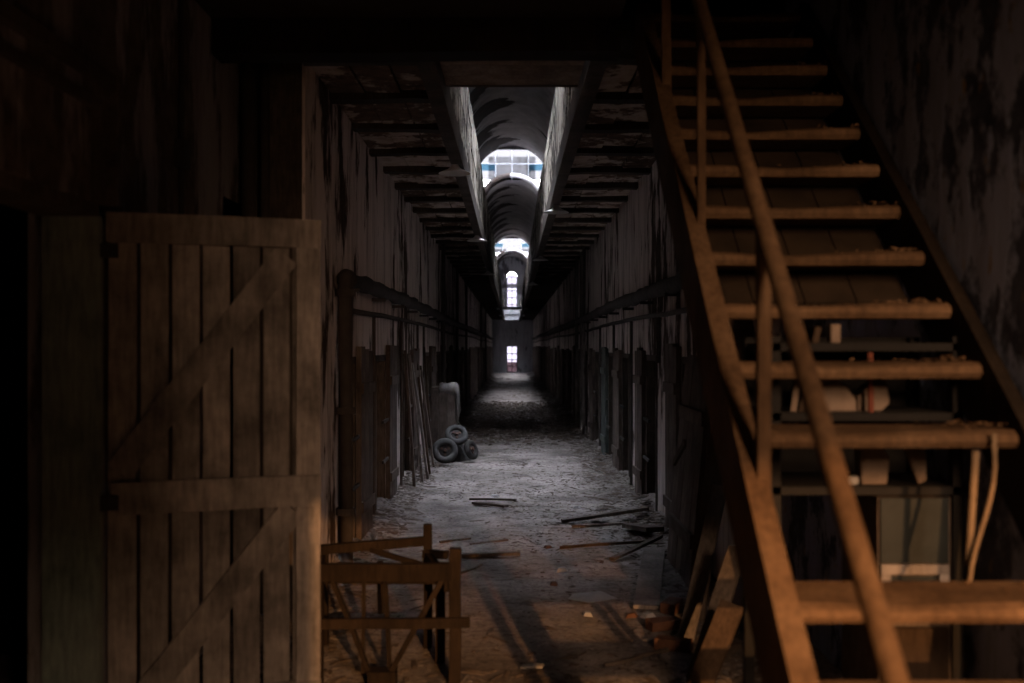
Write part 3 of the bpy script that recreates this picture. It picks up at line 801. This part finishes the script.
for k, (y, dx, top, wd, mat, lab) in enumerate((
    (11.75, .17, 1.66, .10, 'cell_wood', 'dark board leaning by the second left cell door'),
    (12.25, .22, 1.60, .05, 'grey_plank', 'narrow pale grey batten leaning on the left wall'),
    (12.6, .26, 1.50, .11, 'grey_plank', 'bowed pale grey board leaning among the left wall boards'),
    (13.1, .24, 1.58, .09, 'bench_wood', 'brown board leaning next to the bowed grey one'),
    (13.7, .25, 1.44, .12, 'cell_wood', 'wide dark board leaning just before the draped cabinet'),
    (14.3, .18, 1.70, .05, 'bench_wood', 'thin brown pole leaning behind the wheels'))):
    p = Vector((XL + dx, y, .03)); q = Vector((XL + .05, y + .06, top))
    tag(MB().bar(p, q, wd, .028, up=(1,0,0), n=5, wob=.005).build('leaning_board', mat, origin=p), lab, 'board', 'boards leaning on the left wall')

# panel and boards leaning on the right
pn = thing('old_door', 'wide dark plank panel leaning against the right wall before the stairs', 'door panel', (1.25, 7.5, 0))
for k in range(5):
    y = 6.85 + k*.20
    MB().bar((1.24, y+.12, .03), (1.385, y+.12, 1.60+random.uniform(-.04,.04)), .193, .035, up=(1,0,0), n=3, wob=.002).build('plank', 'cell_wood', pn)
for z, x in ((.35, 1.245), (1.2, 1.325)): MB().bar((x, 6.88, z), (x, 7.82, z), .03, .1).build('ledge', 'cell_wood', pn)
MB().bar((1.225, 7.05, 1.02), (1.265, 7.75, .80), .02, .05).build('loose_batten', 'bench_wood', pn)
for k, (b0, t0, wd, mat, lab) in enumerate((
    ((1.00, 5.75, 0), (1.26, 6.0, .86), .09, 'grey_plank', 'grey board leaning diagonally behind the stair foot'),
    ((.93, 5.05, 0), (1.22, 5.35, .62), .10, 'dark_wood', 'dark short board leaning under the stairs near the floor'),
    ((.86, 4.75, 0), (1.10, 4.95, .42), .12, 'bench_wood', 'stubby brown board end leaning lowest under the stairs'),
    ((1.14, 6.2, 0), (1.36, 6.3, 1.5), .12, 'dark_wood', 'tall dark board leaning in the corner behind the stairs'))):
    tag(MB().bar(b0, t0, wd, .03, up=(-.6,-1,0), n=3, wob=.003).build('leaning_board', mat, origin=b0), lab, 'board', 'boards leaning behind the stairs')

# ------------------------------------------------------------------ rack and junk under the stairs
rk = thing('storage_rack', 'dark wooden storage rack filled with junk beneath the stairs', 'rack', (1.3, 4.0, 0))
for x in (.98, 1.66):
    for y in (3.72, 4.12): MB().bar((x, y, 0), (x, y, 1.74), .04, .04).build('upright', 'cell_dark', rk)
for z in (1.18, 1.455, 1.715): MB().box((.97, 3.70, z-.03), (1.67, 4.14, z)).build('shelf', 'cell_dark', rk)
MB().box((.97, 4.14, 1.16), (1.67, 4.16, 1.74)).build('back_panel', 'cell_dark', rk)
cbn = thing('steel_cabinet', 'blue-grey fronted cabinet standing under the lowest rack shelf', 'cabinet', (1.5, 3.85, 0))
MB().box((1.36, 3.70, .0), (1.63, 4.1, 1.14)).build('body', 'dark_wood', cbn)
MB().box((1.365, 3.68, .90), (1.615, 3.70, 1.14)).build('door_panel', 'blue_panel', cbn)
for a, b in (((1.365, 3.675, .86), (1.615, 3.70, .895)), ((1.365, 3.675, .70), (1.615, 3.70, .76)), ((1.365, 3.675, .76), (1.40, 3.70, .86)), ((1.58, 3.675, .76), (1.615, 3.70, .86))):
    MB().box(a, b).build('drawer_frame', 'grey_plank', cbn)
MB().box((1.40, 3.69, .765), (1.575, 3.70, .85)).build('drawer_front', 'blue_panel', cbn)
MB().box((1.365, 3.675, .05), (1.615, 3.70, .66)).build('lower_panel', 'bench_wood', cbn)
def slab(name, pts, d, th, mat, label, cat):
    poly = [at(px, py, d) for px, py in pts]
    tag(MB().prism(poly, (0, th, 0)).build(name, mat, origin=poly[0]), label, cat)
def shelf_piece(name, pts, d, zbase, th, mat, label, cat):
    poly = [at(px, py, d) for px, py in pts]; dz = zbase - min(p.z for p in poly)
    poly = [p + Vector((0,0,dz)) for p in poly]
    tag(MB().prism(poly, (0, th, 0)).build(name, mat, origin=poly[0], bevel=.004), label, cat)
shelf_piece('plaster_chunk', [(814,410),(816,378),(834,374),(848,386),(856,398),(857,410)], 3.78, 1.455, .09, 'pale_plaster', 'pale broken plaster chunk at left on the middle rack shelf', 'plaster')
shelf_piece('plaster_chunk', [(858,410),(858,395),(872,383),(886,376),(890,402),(882,410)], 3.80, 1.455, .09, 'pale_plaster', 'pale broken plaster chunk at right on the middle rack shelf', 'plaster')
shelf_piece('wood_block', [(862,482),(861,443),(882,443),(890,455),(887,482)], 3.76, 1.18, .08, 'pale_plaster', 'pale chipped block on the lowest rack shelf', 'block')
shelf_piece('wedge_board', [(919,478),(906,443),(926,443),(927,474)], 3.76, 1.18, .03, 'pale_plaster', 'pale wedge-shaped board standing on the lowest rack shelf', 'board')
shelf_piece('white_bar', [(838,482),(838,474),(859,474),(859,482)], 3.76, 1.18, .05, 'paper', 'small whitish bar beside the pale chipped block', 'bar')
shelf_piece('paper_box', [(831,341),(831,322),(841,322),(841,341)], 3.76, 1.715, .05, 'pale_plaster', 'small upright pale box on the top rack shelf', 'box')
shelf_piece('book', [(812,341),(816,324),(822,325),(819,341)], 3.76, 1.715, .1, 'bench_wood', 'tilted brown book at left on the top rack shelf', 'book')
tag(MB().bar((1.345, 3.73, 1.455), (1.345, 3.74, 1.72-.04), .018, .018).build('red_stick', 'red_paint', origin=(1.345, 3.73, 1.455)), 'red painted stick standing between the two plaster chunks', 'stick')
for k, (px, lean, mat, lab) in enumerate(((793, .02, 'pale_plaster', 'light slat upright at left end of middle rack shelf'), (801, .03, 'bench_wood', 'brown slat leaning right of the light slat on the rack'))):
    p = at(px, 410, 3.78); p.z = 1.455
    tag(MB().bar(p, p + Vector((lean, 0, .15)), .022, .012, up=(0,1,0)).build('slat', mat, origin=p), lab, 'slat')
for k, (p, q, lab) in enumerate((((1.56, 3.22, 1.42), (1.50, 3.24, .88), 'pale cord hanging below the tread, curling to the right'), ((1.515, 3.25, 1.36), (1.50, 3.27, .98), 'straight pale rod hanging left of the curling cord'))):
    p = Vector(p); q = Vector(q); n = 10
    pts = [p.lerp(q, i/n) + Vector((.018*math.sin(i*.55) if k == 0 else 0, 0, 0)) for i in range(n+1)]
    tag(MB().tube(pts, .008 if k == 0 else .012, 7).build('hanging_cord', 'rope', origin=p, smooth=True), lab, 'cord')
# lower clutter seen between the bottom treads
for k, (px, py, d, hgt, wd, mat, lab) in enumerate(((915, 660, 3.3, .52, .06, 'pale_plaster', 'pale wooden stake under the lower treads'), (948, 670, 3.35, .50, .04, 'bench_wood', 'brown wooden stake right of the pale stake'), (796, 600, 3.5, .45, .03, 'bench_wood', 'short brown stake at the left end of the rack'))):
    x = at(px, py, d).x
    tag(MB().bar((x, d, 0), (x+.02, d+.1, hgt), wd, .03, up=(0,1,0), n=2).build('stake', mat, origin=(x, d, 0)), lab, 'stake')
m = MB()
for i in range(160):
    x = random.uniform(1.0, 1.66); y = random.uniform(2.9, 3.6); r = random.uniform(.015, .05)
    h = .32*max(0, (x-1.1)/.56)*random.random()
    c = Vector((x, y, h + r*.3))
    pts = [c + Vector((random.uniform(-1,1), random.uniform(-1,1), random.uniform(-.6,.6)))*r for _ in range(4)]
    m.add(pts, [(0,1,2),(0,3,1),(1,3,2),(2,3,0)])
tag(m.build('rubble_heap', 'bench_wood'), 'heap of splinters and rubble under the lower stair', 'rubble', kind='stuff')

# ------------------------------------------------------------------ litter on the corridor floor
m = MB()
def chip(m, x, y, r, flat=.35, elong=1.0):
    z = fheight(x, y) + r*.15
    th = random.uniform(0, math.pi); a = Vector((math.cos(th), math.sin(th), random.uniform(-.15,.15)))*r*elong; b = Vector((-math.sin(th), math.cos(th), random.uniform(-.2,.2)))*r
    c = Vector((x, y, z)); up = Vector((0, 0, r*flat))
    m.add([c-a-b*.7, c+a*.8-b, c+a+b*.8, c-a*.9+b, c-a*.6-b*.4+up, c+a*.6-b*.5+up, c+a*.5+b*.5+up, c-a*.5+b*.6+up],
          [(0,3,2,1),(4,5,6,7),(0,1,5,4),(1,2,6,5),(2,3,7,6),(3,0,4,7)])
chips = {'grey_plank': MB(), 'dark_wood': MB(), 'pale_plaster': MB()}
for i in range(26000):
    y = 5.0 + 50*random.random()**2.1
    x = random.uniform(XL+.05, XR-.05)
    if random.random() < .45:
        s = random.choice((-1, 1)); x = (XR - abs(random.gauss(.08, .22))) if s > 0 else (XL + abs(random.gauss(.08, .22)))
        x = max(XL+.03, min(XR-.03, x))
    if y < 8.6 and random.random() < .62: continue
    clump = noise.noise(Vector((x*.8, y*.45, 20)))
    if clump < random.uniform(-.3, .25) and abs(x) < 1.0: continue
    k = random.choices(('grey_plank', 'dark_wood', 'pale_plaster'), (.25, .7, .05))[0]
    r = random.uniform(.003, .0075) * random.choice((1,1,1,1.6,2.6)) * (1.7 if abs(x) > 1.0 else 1.0) * (1 + max(0, y-12)*.03)
    if k == 'pale_plaster': r *= .6
    el = random.choice((1, 1, 1.5, 3, 5.5)) if k != 'pale_plaster' else 1
    chip(chips[k], x, y, r, elong=el)
for i in range(5000):
    y = random.uniform(8.2, 18.0); x = random.uniform(XL+.1, XR-.1)
    if noise.noise(Vector((x*1.1, y*.9, 40))) < random.uniform(-.35, .3): continue
    chip(chips[random.choices(('dark_wood', 'grey_plank'), (.8, .2))[0]], x, y, random.uniform(.003, .011), .4, random.choice((1, 1.6, 3, 5)))
for i in range(6500):  # extra dark chips darken the floor in place of shade between skylights
    y = random.triangular(17.0, 31.0, 24.0); x = random.uniform(XL+.04, XR-.04)
    chip(chips[random.choices(('dark_wood', 'grey_plank'), (.93, .07))[0]], x, y, random.uniform(.012, .045), .7, random.choice((1, 1, 1.6, 3)))
lab = {'grey_plank': ('floor_splinters', 'grey splinters littering the corridor floor'), 'dark_wood': ('floor_debris_shade', 'dark chips and dirt littering the corridor floor, extra ones standing in for shade'), 'pale_plaster': ('plaster_crumbs', 'pale plaster crumbs littering the corridor floor')}
for k, mb in chips.items():
    tag(mb.build(lab[k][0], k), lab[k][1], 'debris', kind='stuff')

def lying(px0, py0, px1, py1, wd, th, mat, name, label, cat, lift=.02):
    p = floor_at(px0, py0); q = floor_at(px1, py1)
    p.z = fheight(p.x, p.y) + th/2 + lift*.3; q.z = fheight(q.x, q.y) + th/2 + lift
    tag(MB().bar(p, q, wd, th, n=3, wob=.004).build(name, mat, origin=p), label, cat, 'boards and sticks on the floor')
lying(646, 612, 655, 556, .17, .025, 'grey_plank', 'floor_plank', 'pale plank lying lengthwise near the right wall panel', 'plank')
lying(562, 524, 648, 521, .07, .03, 'dark_wood', 'floor_plank', 'long dark plank lying across the floor at right', 'plank', .05)
lying(572, 528, 628, 527, .05, .02, 'cell_wood', 'floor_plank', 'short dark plank just below the long cross plank', 'plank')
lying(630, 530, 655, 545, .16, .04, 'dark_wood', 'floor_plank', 'broad dark plank slanting into the right wall rubble', 'plank', .07)
lying(560, 549, 650, 548, .03, .02, 'bench_wood', 'floor_stick', 'long reddish stick lying across the floor at right', 'stick')
lying(612, 562, 660, 549, .05, .02, 'dark_wood', 'floor_stick', 'dark stick slanting towards the leaning panel', 'stick', .04)
lying(470, 500, 516, 503, .035, .02, 'dark_wood', 'floor_stick', 'dark stick lying mid corridor, the farther of two', 'stick')
lying(474, 504, 506, 509, .07, .025, 'dark_wood', 'floor_stick', 'broad dark stick lying mid corridor, the nearer of two', 'stick')
lying(462, 557, 520, 557, .05, .025, 'dark_wood', 'floor_stick', 'dark lath lying right of the bench post', 'stick')
lying(461, 577, 482, 568, .02, .012, 'dark_wood', 'floor_stick', 'thin bent twig beside the bench post', 'stick')
lying(522, 670, 543, 672, .05, .012, 'paper', 'floor_stick', 'white sliver of wood at the bottom centre', 'stick')
lying(605, 671, 668, 660, .02, .02, 'dark_wood', 'floor_stick', 'thin dark branch in the lower right light patch', 'stick', .05)
lying(440, 545, 470, 541, .03, .015, 'dark_wood', 'floor_stick', 'short dark stick behind the bench', 'stick')
lying(470, 545, 508, 543, .03, .015, 'cell_wood', 'floor_stick', 'short brown stick behind the bench post', 'stick')
p = [floor_at(568, 602), floor_at(590, 606), floor_at(618, 602), floor_at(600, 597), floor_at(573, 597)]
for q in p: q.z = fheight(q.x, q.y) + .012
tag(MB().prism(p, (0, 0, .004)).build('paper_sheet', 'paper', origin=p[0]), 'flat pale sheet lying in the shadow band', 'paper')
for k, (px, py, r, mat, lab_) in enumerate(((588, 616, .035, 'paper', 'small white lump on the floor by the pale sheet'), (648, 618, .04, 'paper', 'white lump at the foot of the pale plank'), (632, 617, .04, 'brick', 'brown lump at the foot of the pale plank'),
        (548, 548, .035, 'brick', 'reddish brick bit on the floor mid corridor'), (554, 586, .03, 'brick', 'small red brick crumb in the near light patch'), (562, 571, .05, 'paper', 'pale flat chip at the edge of the light patch'), (495, 497, .04, 'paper', 'white scrap beside the two dark sticks'), (577, 510, .04, 'paper', 'white scrap above the long dark plank'))):
    c = floor_at(px, py); mb = MB(); chip(mb, c.x, c.y, r, .6)
    tag(mb.build('rubble_lump', mat, origin=c), lab_, 'rubble')
# bricks by the foot of the leaning panel
for k, (px, py, a) in enumerate(((664, 628, .3), (672, 612, 1.1), (674, 648, -.4))):
    c = floor_at(px, py); c.z = fheight(c.x, c.y) + .032; d = Vector((math.cos(a), math.sin(a), 0))
    tag(MB().bar(c - d*.1, c + d*.1, .09, .06).jitter(.005).build('loose_brick', 'brick', origin=c), ['loose brick lying nearest the pale plank foot', 'loose brick tucked against the leaning panel', 'loose brick lying closest to the stair boards'][k], 'brick')

for o in sc.objects:
    if '_o' in o: del o['_o']
